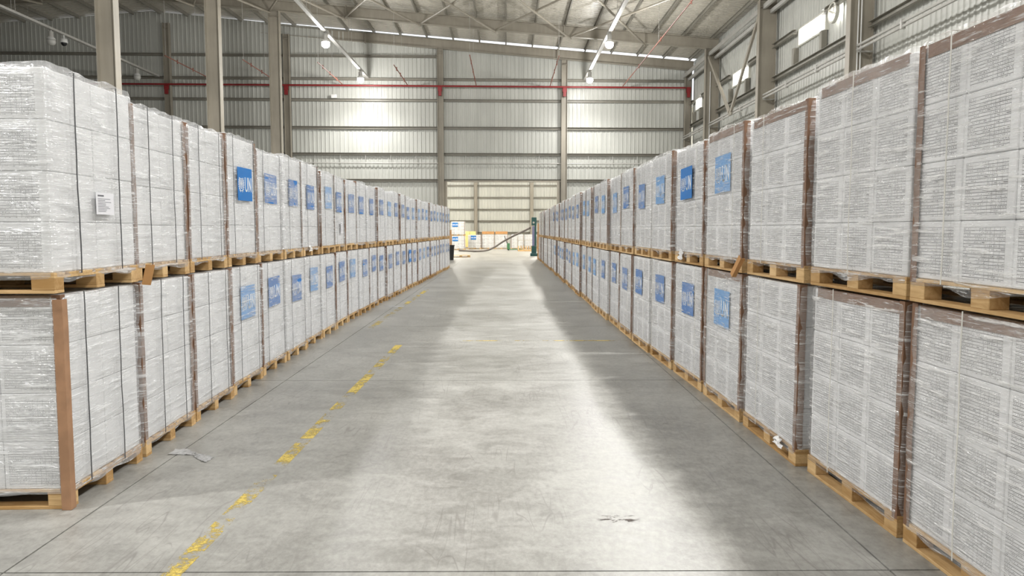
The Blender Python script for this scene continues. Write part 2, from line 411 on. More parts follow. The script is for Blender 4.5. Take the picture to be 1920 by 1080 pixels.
# round ventilator opening beside the nearest window
bm = new_bm()
prof = [(.30, -.06), (.36, -.06), (.36, .06), (.30, .06)]; N = 24
ring = [[bm.verts.new((z, r*math.cos(2*math.pi*i/N), r*math.sin(2*math.pi*i/N))) for r, z in prof] for i in range(N)]
for i in range(N):
    for k in range(4): bm.faces.new((ring[i][k], ring[i][(k+1) % 4], ring[(i+1) % N][(k+1) % 4], ring[(i+1) % N][k]))
fan = tag(obj('ventilator_fan', bm, 'frame', None, (XR-.16, 26.6, 9.35), smooth=False), 'round bright wall ventilator beside the nearest clerestory window', 'ventilator')
bm = new_bm(); add_cyl(bm, (.05, 0, 0), (.07, 0, 0), .30, 24); obj('pane', bm, 'pane', fan)
for i in range(4):
    bm = new_bm(); add_box(bm, (0, 0, .16), (.015, .07, .27), Matrix.Rotation(.5, 3, 'Z')); obj('blade', bm, 'frame', fan, (-.01, 0, 0), (i*math.pi/2+.4, 0, 0))
bm = new_bm(); add_cyl(bm, (-.05, 0, 0), (.03, 0, 0), .05, 12); obj('hub', bm, 'frame', fan)

# ---- side and rear walls outside the frame
struct(box_obj('wall_left', (XL-.1, (YB+wy(XL))/2, 5.9), (.2, wy(XL)-YB, 11.8), 'siding'))
struct(box_obj('wall_rear', ((XL+XR)/2, YB-.1, 5.8), (XR-XL+.4, .2, 11.6), 'siding'))

# ---- roof: light-tight top layer, ribbed sheets, purlins
DECK = .55+.2
bm = new_bm()
for x0, x1 in ((XRIDGE, XR+.25), (XRIDGE, XL-.25)):
    v = [bm.verts.new((x, y, hb(x)+DECK+dz)) for dz in (.06, .12) for x, y in ((x0, YB-.2), (x1, YB-.2), (x1, YW-.15), (x0, YW-.15))]
    for f in ((0, 1, 2, 3), (7, 6, 5, 4), (0, 4, 5, 1), (1, 5, 6, 2), (2, 6, 7, 3), (3, 7, 4, 0)): bm.faces.new([v[i] for i in f])
ceiling = struct(obj('ceiling', bm, 'roof'), 'pitched warehouse roof of ribbed metal deck on steel purlins')
fy = [YB-.1]+FRAMES[::-1]+[YW-.15]
for y0, y1 in zip(fy, fy[1:]):
    for x0, x1 in ((XRIDGE, XR+.2), (XL-.2, XRIDGE)):
        nsp = 3
        for s in range(nsp):
            a, b_ = x0+(x1-x0)*s/nsp, x0+(x1-x0)*(s+1)/nsp
            bm = new_bm(); y = y0; rows = []
            while y < y1-.01:
                for dy, dz in ((0, 0), (.15, 0), (.17, .055), (.23, .055)):
                    if y+dy < y1: rows.append((y+dy, dz))
                y += .25
            rows.append((y1, 0))
            L = [bm.verts.new((a, yy, hb(a)+DECK+dz)) for yy, dz in rows]; Q = [bm.verts.new((b_-.004, yy, hb(b_)+DECK+dz)) for yy, dz in rows]
            for k in range(len(rows)-1): bm.faces.new((L[k], L[k+1], Q[k+1], Q[k]))
            obj('roof_sheet', bm, 'roof', ceiling)
x = XR-.35; n = 0
while x > XL+.3:
    if abs(x-XRIDGE) > .3:
        bm = new_bm(); add_beam(bm, (x, YB, hb(x)+.55+.1), (x, YW-.05, hb(x)+.55+.1), c_prof(.2, .075, .01)); obj('purlin', bm, 'girt', ceiling)
    x -= 1.6
# rafters, one steel frame after another
def rafter(y, label, g='roof rafters', off=0):
    bm = new_bm(); D = .55
    for xa, xb in ((XRIDGE, XR-.1), (XRIDGE, XL+.1)):
        add_beam(bm, (xa, y, hb(xa)+D/2), (xb, y, hb(xb)+D/2), i_prof(D, .26))
    o = tag(obj('roof_rafter', bm, 'steel'), label, 'beam', g)
    for xx in (XRIDGE, -8.6, 3.1):
        bm = new_bm(); add_box(bm, (xx, y, hb(xx)+D/2), (.05, .27, D+.1)); obj('splice_plate', bm, 'steel', o)
    return o
rafter(wy(0)-.25, 'grey steel rafter running along the top of the far end wall')
for k, y in enumerate(FRAMES[:3]):
    rafter(y, 'grey steel roof rafter, %s one in front of the far end wall' % ORD[k])
for y in FRAMES[3:]:
    rafter(y, 'grey steel roof rafter above and behind the near pallets')
# columns
def column(x, y, h, d, w, label, group, ax='X', conduit=False):
    bm = new_bm()
    m = Matrix.Rotation(-math.pi/2, 4, 'Y')             # local x -> up
    add_prism(bm, i_prof(d, w) if ax == 'Y' else [(b_, a) for a, b_ in i_prof(d, w)], h, Matrix(((0, 0, -1, 0), (0, 1, 0, 0), (1, 0, 0, 0), (0, 0, 0, 1))) if ax == 'Y' else Matrix(((0, 1, 0, 0), (0, 0, 1, 0), (1, 0, 0, 0), (0, 0, 0, 1))) @ Matrix.Identity(4))
    o = tag(obj('steel_column', bm, 'steel', None, (x, y, 0)), label, 'column', group)
    bm = new_bm(); add_box(bm, (0, 0, .015), (d+.12, d+.12, .03) if False else (.5, .5, .03)); obj('base_plate', bm, 'steel', o)
    bm = new_bm(); add_box(bm, (0, 0, h-.3), (d*.96 if ax == 'Y' else w*.9, w*.9 if ax == 'Y' else d*.96, .02)); obj('stiffener', bm, 'steel', o)
    if conduit:
        bm = new_bm()
        for k in range(2 if conduit > 1 else 1): add_cyl(bm, (-d/2+.28+.10*k, -.08, .1), (-d/2+.28+.10*k, -.08, h-1.2), .022, 8)
        obj('conduit', bm, 'white', o)
    return o
for k, y in enumerate(FRAMES[:3]):
    column(-12.48, y, hb(-12.48), .58, .34, 'tall grey steel column rising behind left row, %s from far wall' % ORD[k], 'interior columns', 'Y')
for k, y in enumerate(FRAMES[:3]):
    column(11.12, y, hb(11.1), .74, .30, 'grey steel column on the right wall, %s from far corner' % ORD[k], 'right wall columns', 'Y', (1, 0, 2)[k])
for y in FRAMES[3:5]:
    column(11.12, y, hb(11.1), .74, .30, 'grey steel column on the right wall hidden behind near pallets', 'right wall columns', 'Y')
names = {-33.4: 'at its far left', -20.4: 'between the two leftmost interior columns', -13.3: 'just right of the third interior column', -4.05: 'left of the open doorway', 3.55: 'right of the open doorway', 11.2: 'in the right corner'}
for xw in WCOL[1:]:
    column(xw, wy(xw)-.22, hb(xw), .36, .30, 'grey steel end-wall column %s' % names[xw], 'end wall columns', 'X')

# V brace between the right wall columns
bm = new_bm()
add_beam(bm, (10.9, 41.0, 11.1), (10.9, 37.05, 7.55), [(-.05, -.08), (.05, -.08), (.05, .08), (-.05, .08)])
vb = tag(obj('wall_brace', bm, 'steel'), 'V-shaped steel brace between the second and third right wall columns', 'brace')
bm = new_bm(); add_beam(bm, (10.9, 32.85, 11.1), (10.9, 36.75, 7.55), [(-.05, -.08), (.05, -.08), (.05, .08), (-.05, .08)]); obj('brace_arm', bm, 'steel', vb)
bm = new_bm(); add_box(bm, (10.9, 36.9, 7.5), (.03, .5, .24)); obj('gusset', bm, 'steel', vb)

# roof bracing: crossed pipes between rafter nodes, hung under the rafters
nodes = [-8.65+4.03*k for k in range(-6, 5)]
def brc(y0, y1, tagword):
    for k in range(len(nodes)-1):
        xa, xb = nodes[k], nodes[k+1]
        bm = new_bm(); add_cyl(bm, (xa, y0, hb(xa)-.02), (xb, y1, hb(xb)-.02), .055, 8)
        o = tag(obj('roof_brace', bm, 'steel'), 'crossed pair of steel bracing pipes under the roof, %s from right wall, %s' % (ORD[len(nodes)-2-k], tagword), 'brace', 'roof bracing')
        bm = new_bm(); add_cyl(bm, (xb, y0, hb(xb)-.13), (xa, y1, hb(xa)-.13), .055, 8); obj('brace_pipe', bm, 'steel', o)
        ym = (y0+y1)/2; xm = (xa+xb)/2
        bm = new_bm(); add_box(bm, (xm, ym, hb(xm)-.08), (.18, .18, .1)); obj('gusset', bm, 'steel', o)
brc(41.05, 32.75, 'farther bay')

# cable trays with high-bay lamps
TZ = 11.0
def tray(x, label):
    bm = new_bm(); add_beam(bm, (x, -10, TZ), (x, wy(x)-.4, TZ), [(-.09, -.05), (.09, -.05), (.09, .05), (.075, .05), (.075, -.035), (-.075, -.035), (-.075, .05), (-.09, .05)])
    o = tag(obj('cable_tray', bm, 'tray'), label, 'cable tray', 'cable trays')
    for y in FRAMES:
        for s in (-.08, .08):
            bm = new_bm(); add_cyl(bm, (x+s, y, TZ), (x+s, y, hb(x)+.02), .008, 6); obj('hanger_rod', bm, 'tray', o)
    return o
tray(-8.42, 'grey cable tray under the roof with two lit lamps, left of centre')
tray(4.80, 'grey cable tray under the roof with two lit lamps, right of centre')
tray(-20.9, 'grey cable tray under the roof with unlit lamps, far left')
lamp_me = {}
def lathe(prof, N=20):
    bm = new_bm(); rings = [[bm.verts.new((r*math.cos(2*math.pi*i/N), r*math.sin(2*math.pi*i/N), z)) for i in range(N)] for r, z in prof]
    for a, b_ in zip(rings, rings[1:]):
        for i in range(N): bm.faces.new((a[i], a[(i+1) % N], b_[(i+1) % N], b_[i]))
    return bm
def mk_lamp_meshes():
    lamp_me['reflector'] = to_mesh(lathe([(.07, .20), (.09, .17), (.14, .10), (.155, .06), (.145, .06), (.12, .10), (.08, .16)]), 'reflector', 'white', True)
    bm = new_bm(); add_cyl(bm, (0, 0, .17), (0, 0, .38), .085, 14); add_cyl(bm, (0, 0, .38), (0, 0, .44), .03, 8); lamp_me['housing'] = to_mesh(bm, 'housing', 'tray')
    lamp_me['lens'] = to_mesh(lathe([(.0001, -.17), (.08, -.155), (.135, -.10), (.155, -.03), (.14, .04), (.10, .09), (.0001, .10)]), 'lens', 'lens', True)
    lamp_me['lens_off'] = to_mesh(lathe([(.0001, -.17), (.08, -.155), (.135, -.10), (.155, -.03), (.14, .04), (.10, .09), (.0001, .10)]), 'lens', 'lens_off', True)
mk_lamp_meshes()
def mk_light(kind, w, col):
    l = bpy.data.lights.new('lamp_light', kind); l.energy = w; l.shadow_soft_size = .14; l.color = col
    if kind == 'SPOT': l.spot_size = R(150); l.spot_blend = 1.0
    return l
LIGHT = (mk_light('SPOT', LAMP_W, (1, .988, .965)), mk_light('POINT', LAMP_G, (1, .988, .965)))
LIGHT_FAR = (mk_light('SPOT', LAMP_W*.6, (1, .988, .965)), mk_light('POINT', LAMP_G*.6, (1, .988, .965)))     # pair by the end wall, dimmed to soften hot spots on it
LIGHT2 = (mk_light('SPOT', LAMP2_W, (1, .955, .87)), mk_light('POINT', LAMP2_W*.5, (1, .955, .87)))
def lamp(x, y, z, label, on=True, light=LIGHT, group='high-bay lamps'):
    e = link('high_bay_lamp', None, None, (x, y, z)); e.scale = (1.25, 1.25, 1.12); tag(e, label, 'lamp', group)
    link('housing', lamp_me['housing'], e); link('reflector', lamp_me['reflector'], e); link('lens', lamp_me['lens' if on else 'lens_off'], e)
    if on:
        for ld in light:
            l = bpy.data.objects.new('lamp_light', ld); COL.objects.link(l); l.parent = e; l.location = (0, 0, -.30)
LY = [43.9, 35.6, 27.3, 19.0, 10.7, 2.4, -5.9]
for x, side in ((-8.42, 'left'), (4.80, 'right')):
    for k, y in enumerate(LY):
        lamp(x, y, TZ-.56, ('lit round high-bay lamp on the %s cable tray, %s from far wall' % (side, ORD[k])), True, LIGHT_FAR if k == 0 else LIGHT)
for k, y in enumerate((43.2, 35.2)):
    lamp(-20.9, y, TZ-.56, 'unlit high-bay lamp on the far-left cable tray, %s from far wall' % ORD[k], False)
# dome security camera under the far-left tray
bm = lathe([(.04, .34), (.05, .2), (.15, .18), (.17, .05), (.17, 0), (.001, 0)]); sc_ = tag(obj('security_camera', bm, 'white', None, (-20.9, 36.2, 10.605), smooth=True), 'white dome security camera hanging at the far left under the roof', 'camera')
bm = lathe([(.13, 0), (.125, -.06), (.08, -.13), (.001, -.155)]); obj('dome', bm, 'dark', sc_, smooth=True)

# red sprinkler main along the end wall, its brackets and branch lines
bm = new_bm(); add_cyl(bm, dirw(-33, .52, 10.5), dirw(11.0, .52, 10.5), .055, 10)
rp = tag(obj('sprinkler_main', bm, 'red', smooth=False), 'long red sprinkler main pipe across the far end wall', 'pipe')
for xw in WCOL[1:]:
    bm = new_bm(); p = dirw(xw, .46, 10.38); add_box(bm, p, (.26, .10, .34)); add_box(bm, p+Vector((0, -.02, -.2)), (.18, .12, .5)); obj('bracket', bm, 'red', rp)
BR = [(-26.6, 39.5, 'farthest left'), (-17.2, 38.5, 'second from left'), (-13.6, 39.4, 'third from left'), (-9.9, 40, 'fourth from left'), (-6.0, 40.6, 'fifth from left'), (-1.85, 38.3, 'just left of the doorway centre'), (2.65, 38.5, 'above the doorway right half'), (7.1, 24.2, 'long one at the right')]
for x, y1, w in BR:
    bm = new_bm(); add_cyl(bm, dirw(x, .63, 10.55), (x, y1, 10.55), .028, 8)
    for k in range(1, 4): 
        yy = wy(x)-.5-(wy(x)-y1)*k/4; add_cyl(bm, (x, yy, 10.45), (x, yy, 10.66), .03, 6)
    o = tag(obj('sprinkler_branch', bm, 'rust'), 'thin rusty sprinkler branch pipe under the roof, '+w, 'pipe', 'sprinkler branches')
    for yy in (y1+.1, (y1+wy(x))/2):
        bm = new_bm(); add_cyl(bm, (x, yy, 10.55), (x, yy, hb(x)+.56), .008, 6); obj('hanger_rod', bm, 'tray', o)
bm = new_bm(); add_box(bm, (0, 0, 0), (.34, .16, .22)); jb = tag(obj('junction_box', bm, 'white', None, dirw(-10.5, .20, 9.9), bevel=.01), 'small white junction box on the far end wall below red pipe', 'box')

# ---- second hall seen through the doorway
X20, X21, H2 = -16., 13., 9.5
w2 = struct(box_obj('wall_back', ((X20+X21)/2, Y2+.15, H2/2), (X21-X20, .1, H2), 'siding'), 'far wall of the bright hall beyond the doorway')
for k in range(9):
    bm = new_bm(); ribbed(bm, 3.2, 0, H2, .3, .035); obj('siding_sheet', bm, 'siding', w2, (X20+3.22*k-(X20+X21)/2, -.09, -H2/2))
for z in (1.5, 2.7, 3.9, 5.12, 6.35, 7.6):
    for a, b_ in zip((X20, -9, -3.2, 2.6, 8.3), (-9, -3.2, 2.6, 8.3, X21)):
        bm = new_bm(); add_beam(bm, (a+.12, 0, 0), (b_-.12, 0, 0), c_prof(.16, -.12)); obj('girt', bm, 'girt', w2, (-(X20+X21)/2, -.14, z-H2/2))
for k, xw in enumerate((-3.2, 2.6)):
    column(xw, Y2-.3, H2, .36, .3, 'grey column on the far wall of the bright back hall, %s' % ('left one', 'right one')[k], 'back hall columns', 'X')
struct(box_obj('wall_back_left', (X20-.1, (YW+Y2)/2, H2/2), (.2, Y2-YW-.6, H2), 'siding'))
struct(box_obj('wall_back_right', (X21+.1, (YW+Y2)/2, H2/2), (.2, Y2-YW-1.4, H2), 'siding'))
struct(box_obj('ceiling_back', ((X20+X21)/2, (YW+Y2)/2+.6, H2+.1), (X21-X20, Y2-YW-.6, .2), 'roof'))
for k, (x, y) in enumerate(((-6, 52), (4, 52), (-6, 61), (4, 61), (-6, 70), (4, 70))):  # unseen lamps added to flood the back hall in place of side daylight
    lamp(x, y, H2-.46, 'unseen lamp added above the back hall to brighten it', True, LIGHT2, 'added back hall lamps')

# ------------------------------------------------------------------ pallet loads
PA, PB, PH = 1.22, 1.03, .13          # pallet length (runner direction), width, height
CA, CB = 1.19, 1.01                   # carton block
BODY = 1.25; UNIT = PH+BODY+.022
NL = 4; NA = 3; NB = 2

def mesh_pallet_pieces():
    d = {}
    bm = new_bm(); add_box(bm, (0, 0, 0), (PA, .10, .02)); d['runner'] = to_mesh(bm, 'runner', 'wood', bevel=.002)
    bm = new_bm(); add_box(bm, (0, 0, 0), (.14, .10, .075)); d['block'] = to_mesh(bm, 'block', 'wood', bevel=.003)
    bm = new_bm(); add_box(bm, (0, 0, 0), (PA, .115, .018)); d['deck_board'] = to_mesh(bm, 'deck_board', 'wood', bevel=.002)
    bm = new_bm()
    for x in (-PA/2+.07, 0, PA/2-.07): add_box(bm, (x, 0, .02+.075+.0085), (.14, PB, .017))
    d['pallet'] = to_mesh(bm, 'pallet', 'wood')
    return d
PP = mesh_pallet_pieces()
RUN_Y = (-PB/2+.05, 0, PB/2-.05); BLK_X = (-PA/2+.07, 0, PA/2-.07); DECK_Y = [-PB/2+.0575+(PB-.115)*k/6 for k in range(7)]
bm = new_bm()
for y in RUN_Y: add_box(bm, (0, y, .01), (PA, .10, .02))
for y in RUN_Y:
    for x in BLK_X: add_box(bm, (x, y, .0575), (.14, .10, .075))
for x in BLK_X: add_box(bm, (x, 0, .1035), (.14, PB, .017))
for y in DECK_Y: add_box(bm, (0, y, .121), (PA, .115, .018))
PALLET_ONE = to_mesh(bm, 'pallet', 'wood')
def add_pallet(parent, detail, top=False, loc=(0, 0, 0)):
    if not detail: return link('pallet', PALLET_ONE, parent, loc)
    p = link('pallet', PP['pallet'], parent, loc)
    for y in RUN_Y: link('runner', PP['runner'], p, (0, y, .01))
    for y in RUN_Y:
        for x in BLK_X: link('block', PP['block'], p, (x, y, .0575))
    for y in DECK_Y: link('deck_board', PP['deck_board'], p, (0, y, .121))
    return p

def carton_bm(bm, c, s):
    vs = add_box(bm, c, s); uvl = bm.loops.layers.uv.verify()
    for f in {f for v in vs for f in v.link_faces}:
        n = f.normal; f.normal_update(); n = f.normal
        f.material_index = 1 if abs(n.y) > .9 else 0
        for lp in f.loops:
            q = lp.vert.co
            u = (q.x-c[0])/s[0]+.5 if abs(n.y) > .9 else (q.y-c[1])/s[1]+.5
            if n.y > .9: u = 1-u
            lp[uvl].uv = (u, (q.z-c[2])/s[2]+.5)
CS = (CA/NA-.004, CB/NB-.004, BODY/NL-.003)
def carton_mesh():
    bm = new_bm(); carton_bm(bm, (0, 0, 0), CS)
    bmesh.ops.bevel(bm, geom=bm.edges[:], offset=.005, segments=1, affect='EDGES')
    me = bpy.data.meshes.new('carton'); bm.to_mesh(me); bm.free()
    me.materials.append(M['cw']); me.materials.append(M['cp']); return me
CARTON = carton_mesh()
def cpos(i, j, k): return (-CA/2+CA/NA*(i+.5), -CB/2+CB/NB*(j+.5), PH+BODY/NL*(k+.5))
bm = new_bm()
for i in range(NA):
    for j in range(NB):
        for k in range(NL): carton_bm(bm, cpos(i, j, k), CS)
CARTONS = bpy.data.meshes.new('carton_stack'); bm.to_mesh(CARTONS); bm.free(); CARTONS.materials.append(M['cw']); CARTONS.materials.append(M['cp'])

def film_mesh(seed, mat, du, nv, amp=1., ruf=1.):
    """rounded-box shell of stretch film with bulges, seam pinches, ruffled top and ragged hem"""
    rc = .035; hx, hy = CA/2+.010, CB/2+.010; P = []
    def side(p, q, n, skip=0):
        L = (Vector(q)-Vector(p)).length; k = max(2, int(L/du))
        for i in range(k): P.append((p[0]+(q[0]-p[0])*i/k, p[1]+(q[1]-p[1])*i/k, n[0], n[1]))
    def corner(cx, cy, a0):
        for i in range(3): a = a0+math.pi/2*i/3; P.append((cx+rc*math.cos(a), cy+rc*math.sin(a), math.cos(a), math.sin(a)))
    side((hx, -hy+rc), (hx, hy-rc), (1, 0)); corner(hx-rc, hy-rc, 0)
    side((hx-rc, hy), (-hx+rc, hy), (0, 1)); corner(-hx+rc, hy-rc, math.pi/2)
    side((-hx, hy-rc), (-hx, -hy+rc), (-1, 0)); corner(-hx+rc, -hy+rc, math.pi)
    side((-hx+rc, -hy), (hx-rc, -hy), (0, -1)); corner(hx-rc, -hy+rc, 1.5*math.pi)
    n = len(P); s = [0.]
    for i in range(n): s.append(s[-1]+math.hypot(P[(i+1) % n][0]-P[i][0], P[(i+1) % n][1]-P[i][1]))
    bm = new_bm(); uvl = bm.loops.layers.uv.verify(); rows = []; o = Vector((seed*13.7, seed*7.1, seed*3.3))
    z0, z1 = PH-.045, PH+BODY+.006
    for j in range(nv+1):
        f = j/nv; row = []
        for i in range(n):
            x, y, nx, ny = P[i]; z = z0+(z1-z0)*f
            ph = (z-PH)/(BODY/NL); pin = min(abs(ph-round(ph)), .5)*2         # 0 at seams
            nz = noise.noise(Vector((x*1.7, y*1.7, z*2.0))+o); nz2 = noise.noise(Vector((x*3, y*3, z*26))+o); nz3 = noise.noise(Vector((x*7, y*7, z*9))+o)
            d = .006+.008*min(1, pin*2.2)+amp*(.012*nz+.0045*nz2+.005*nz3)
            if z > PH-.01: d = min(max(d, .0035), .020)
            zz = z
            if j == 0: zz += .035*noise.noise(Vector((x*4, y*4, 5))+o); d -= .008
            if j == nv: zz += ruf*(.016+.035*abs(noise.noise(Vector((x*2.4, y*2.4, 9))+o))+.02*noise.noise(Vector((x*8, y*8, 3))+o)); d -= .012
            row.append(bm.verts.new((x+nx*d, y+ny*d, zz)))
        rows.append(row)
    for k, (sc, dz) in enumerate(((.90, .006), (.72, .0), (.35, .002))):
        rows.append([bm.verts.new((P[i][0]*sc, P[i][1]*sc, z1+ruf*(.010+dz)+ruf*.020*noise.noise(Vector((P[i][0]*6*sc, P[i][1]*6*sc, 2+k))+o)*(1 if k == 0 else .5))) for i in range(n)])
    for j in range(len(rows)-1):
        for i in range(n):
            f = bm.faces.new((rows[j][i], rows[j][(i+1) % n], rows[j+1][(i+1) % n], rows[j+1][i])); f.smooth = True
            for lp, (ii, jj) in zip(f.loops, ((i, j), (i+1, j), (i+1, j+1), (i, j+1))): lp[uvl].uv = (s[ii], z0+(z1-z0)*jj/nv)
    f = bm.faces.new(rows[-1]); f.smooth = True
    me = bpy.data.meshes.new('stretch_film'); bm.to_mesh(me); bm.free(); me.materials.append(M[mat]); return me
FILM = {(m, hi, up): [film_mesh(k+(10 if m == 'filmR' else 0)+(40 if hi else 0), m, .04 if hi else .11, 64 if hi else 20, 1.0 if m == 'filmL' else 1.25, 1. if up else 0.) for k in range(4)] for m in ('filmL', 'filmR') for hi in (True, False) for up in (True, False)}

def l_board(h, leg, seed=0, wav=.006):
    bm = new_bm(); n = 7; t = .004; rings = []
    for k in range(n+1):
        z = h*k/n; w = wav*noise.noise(Vector((seed*5.1, 0, z*3.))); w2 = wav*noise.noise(Vector((seed*9.1, 4, z*3.)))
        rings.append([bm.verts.new((x+w, y+w2, z)) for x, y in ((0, 0), (-leg, 0), (-leg, -t), (-t, -t), (-t, -leg), (0, -leg))])
    for a, b_ in zip(rings, rings[1:]):
        for i in range(6): bm.faces.new((a[i], a[(i+1) % 6], b_[(i+1) % 6], b_[i]))
    bm.faces.new(list(reversed(rings[0]))); bm.faces.new(rings[-1])
    return to_mesh(bm, 'edge_board', 'board')
BOARD = [l_board(BODY+.03, .055, k) for k in range(4)]; BOARD_LONG = l_board(PH+BODY-.02, .06, 9); BOARD_LONG.materials[0] = M['board_l']
def top_board(L):
    bm = new_bm(); t = .004
    add_prism(bm, [(0, 0), (-.06, 0), (-.06, -t), (-t, -t), (-t, -.07), (0, -.07)], L, Matrix.Translation((-L/2, 0, 0))); return to_mesh(bm, 'top_edge_board', 'board')
TOPB_A = top_board(CA*.9)
def strap_mesh(mat, L, H_, w, seed):
    """closed band round the block in the local x-z plane"""
    bm = new_bm(); t = .0015; pts = []
    N = 14
    x = L/2+.037
    for k in range(N+1): pts.append((x, PH-.015+(H_+.03)*k/N))
    for k in range(1, 7): pts.append((x-2*x*k/6, PH+H_+.008))
    for k in range(1, N+1): pts.append((-x, PH-.015+(H_+.03)*(1-k/N)))
    rs = []
    for i, (px, pz) in enumerate(pts):
        wv = .012*noise.noise(Vector((seed*7.7, pz*1.4, px))); ox = .004*noise.noise(Vector((seed*3.7, pz*5, 1)))
        nx = 1 if i <= N else (-1 if i >= N+6 else 0); nz = 0 if nx else 1
        rs.append([bm.verts.new((px+nx*(ox+dt), y+wv, pz+nz*dt)) for dt, y in ((0, -w/2), (t, -w/2), (t, w/2), (0, w/2))])
    for a, b_ in zip(rs, rs[1:]):
        for i in range(4): bm.faces.new((a[i], a[(i+1) % 4], b_[(i+1) % 4], b_[i]))
    bm.faces.new(rs[0]); bm.faces.new(list(reversed(rs[-1])))
    return to_mesh(bm, 'strap', mat)
STRAP = [strap_mesh('strap', CA, BODY, .013, k) for k in range(4)]
STRAPW = [strap_mesh('strapw', CB, BODY, .010, k+8) for k in range(3)]

# UN sticker: blue card, emblem (globe in a wreath) and letters
def strokes(bm, pts, w, closed=False, z=0., t=.0012):
    n = len(pts); rng = range(n if closed else n-1)
    for i in rng:
        a, b_ = Vector(pts[i]), Vector(pts[(i+1) % n]); d = b_-a
        if d.length < 1e-6: continue
        add_box(bm, ((a.x+b_.x)/2, (a.y+b_.y)/2, z), (d.length+w*.6, w, t), Matrix.Rotation(math.atan2(d.y, d.x), 3, 'Z'))
def circ(cx, cy, r, a0=0, a1=360, n=20): return [(cx+r*math.cos(R(a0+(a1-a0)*i/n)), cy+r*math.sin(R(a0+(a1-a0)*i/n))) for i in range(n+1)]
SW, SH = .50, .37
bm = new_bm(); add_box(bm, (0, 0, 0), (SW, SH, .0016)); ST_CARD = to_mesh(bm, 'un_label', 'blue')
bm = new_bm(); add_box(bm, (0, 0, 0), (SW, SH, .0016)); ST_CARDP = to_mesh(bm, 'un_label', 'ltblue')
bm = new_bm(); cx = -.105
for r in (.062, .043, .024): strokes(bm, circ(cx, .005, r, 0, 360, 18), .0065)
for a in range(0, 180, 45): strokes(bm, [(cx-.062*math.cos(R(a)), .005-.062*math.sin(R(a))), (cx+.062*math.cos(R(a)), .005+.062*math.sin(R(a)))], .0045)
for s in (1, -1):
    arc = circ(cx, .0, .083, -90, 55, 9); arc = [(cx+s*(x-cx), y) for x, y in arc]; strokes(bm, arc, .006)
    for i in range(1, 9):
        x, y = arc[i]; ang = math.atan2(y, x-cx)
        for dd in (-.5, .5): 
            a2 = ang+s*(.9)*1+dd; strokes(bm, [(x, y), (x+.024*math.cos(a2), y+.024*math.sin(a2))], .009)
ST_EMB = to_mesh(bm, 'emblem', 'ink')
bm = new_bm(); hgt = .062; w = .017
strokes(bm, [(.012, hgt), (.012, -.02)]+circ(.045, -.028, .033, 180, 360, 8)+[(.078, -.02), (.078, hgt)], w)
strokes(bm, [(.118, -.062), (.118, hgt), (.182, -.062), (.182, hgt)], w)
ST_TXT = to_mesh(bm, 'lettering', 'ink')
def sticker(parent, face, side, u, z, out, pale=False, tilt=0.):
    """face 'x' -> +x side, 'y' -> +y side of the load; u = offset along that face seen from outside"""
    if face == 'x': m = Matrix(((0, 0, 1), (1, 0, 0), (0, 1, 0))); p = (CA/2+out, u, z)
    else: m = Matrix(((-1, 0, 0), (0, 0, 1), (0, 1, 0))); p = (-u, CB/2+out, z)
    m = m @ Matrix.Rotation(tilt, 3, 'Z')
    s = link('un_label', ST_CARDP if pale else ST_CARD, parent, p, m.to_euler()); s['label'] = 'blue label with white globe emblem and letters UN'
    for nm, me in (('emblem', ST_EMB), ('lettering', ST_TXT)):
        k_ = 1.2 if nm == 'lettering' else .92; q = link(nm, me, s, (-.012 if nm == 'lettering' else -.035, 0, .0018)); q.scale = (k_, k_, 1)
bm = new_bm(); add_box(bm, (0, 0, 0), (.21, .28, .002)); PAPER = to_mesh(bm, 'paper_notice', 'paper')
bm = new_bm(); add_box(bm, (-.05, .10, .0016), (.07, .018, .001))
for k in range(9):
    rr = random.Random(k); L = rr.uniform(.07, .16); add_box(bm, (-.085+L/2, .06-.02*k, .0016), (L, .005, .001))
PAPERT = to_mesh(bm, 'notice_text', 'greyink')
def notice(parent, u, z, out, sc=(1, 1)):
    m = Matrix(((0, 0, 1), (1, 0, 0), (0, 1, 0))); s = link('paper_notice', PAPER, parent, (CA/2+out, u, z), m.to_euler()); s.scale = (sc[0], sc[1], 1); s['label'] = 'white paper notice in a clear pouch'
    link('notice_text', PAPERT, s)

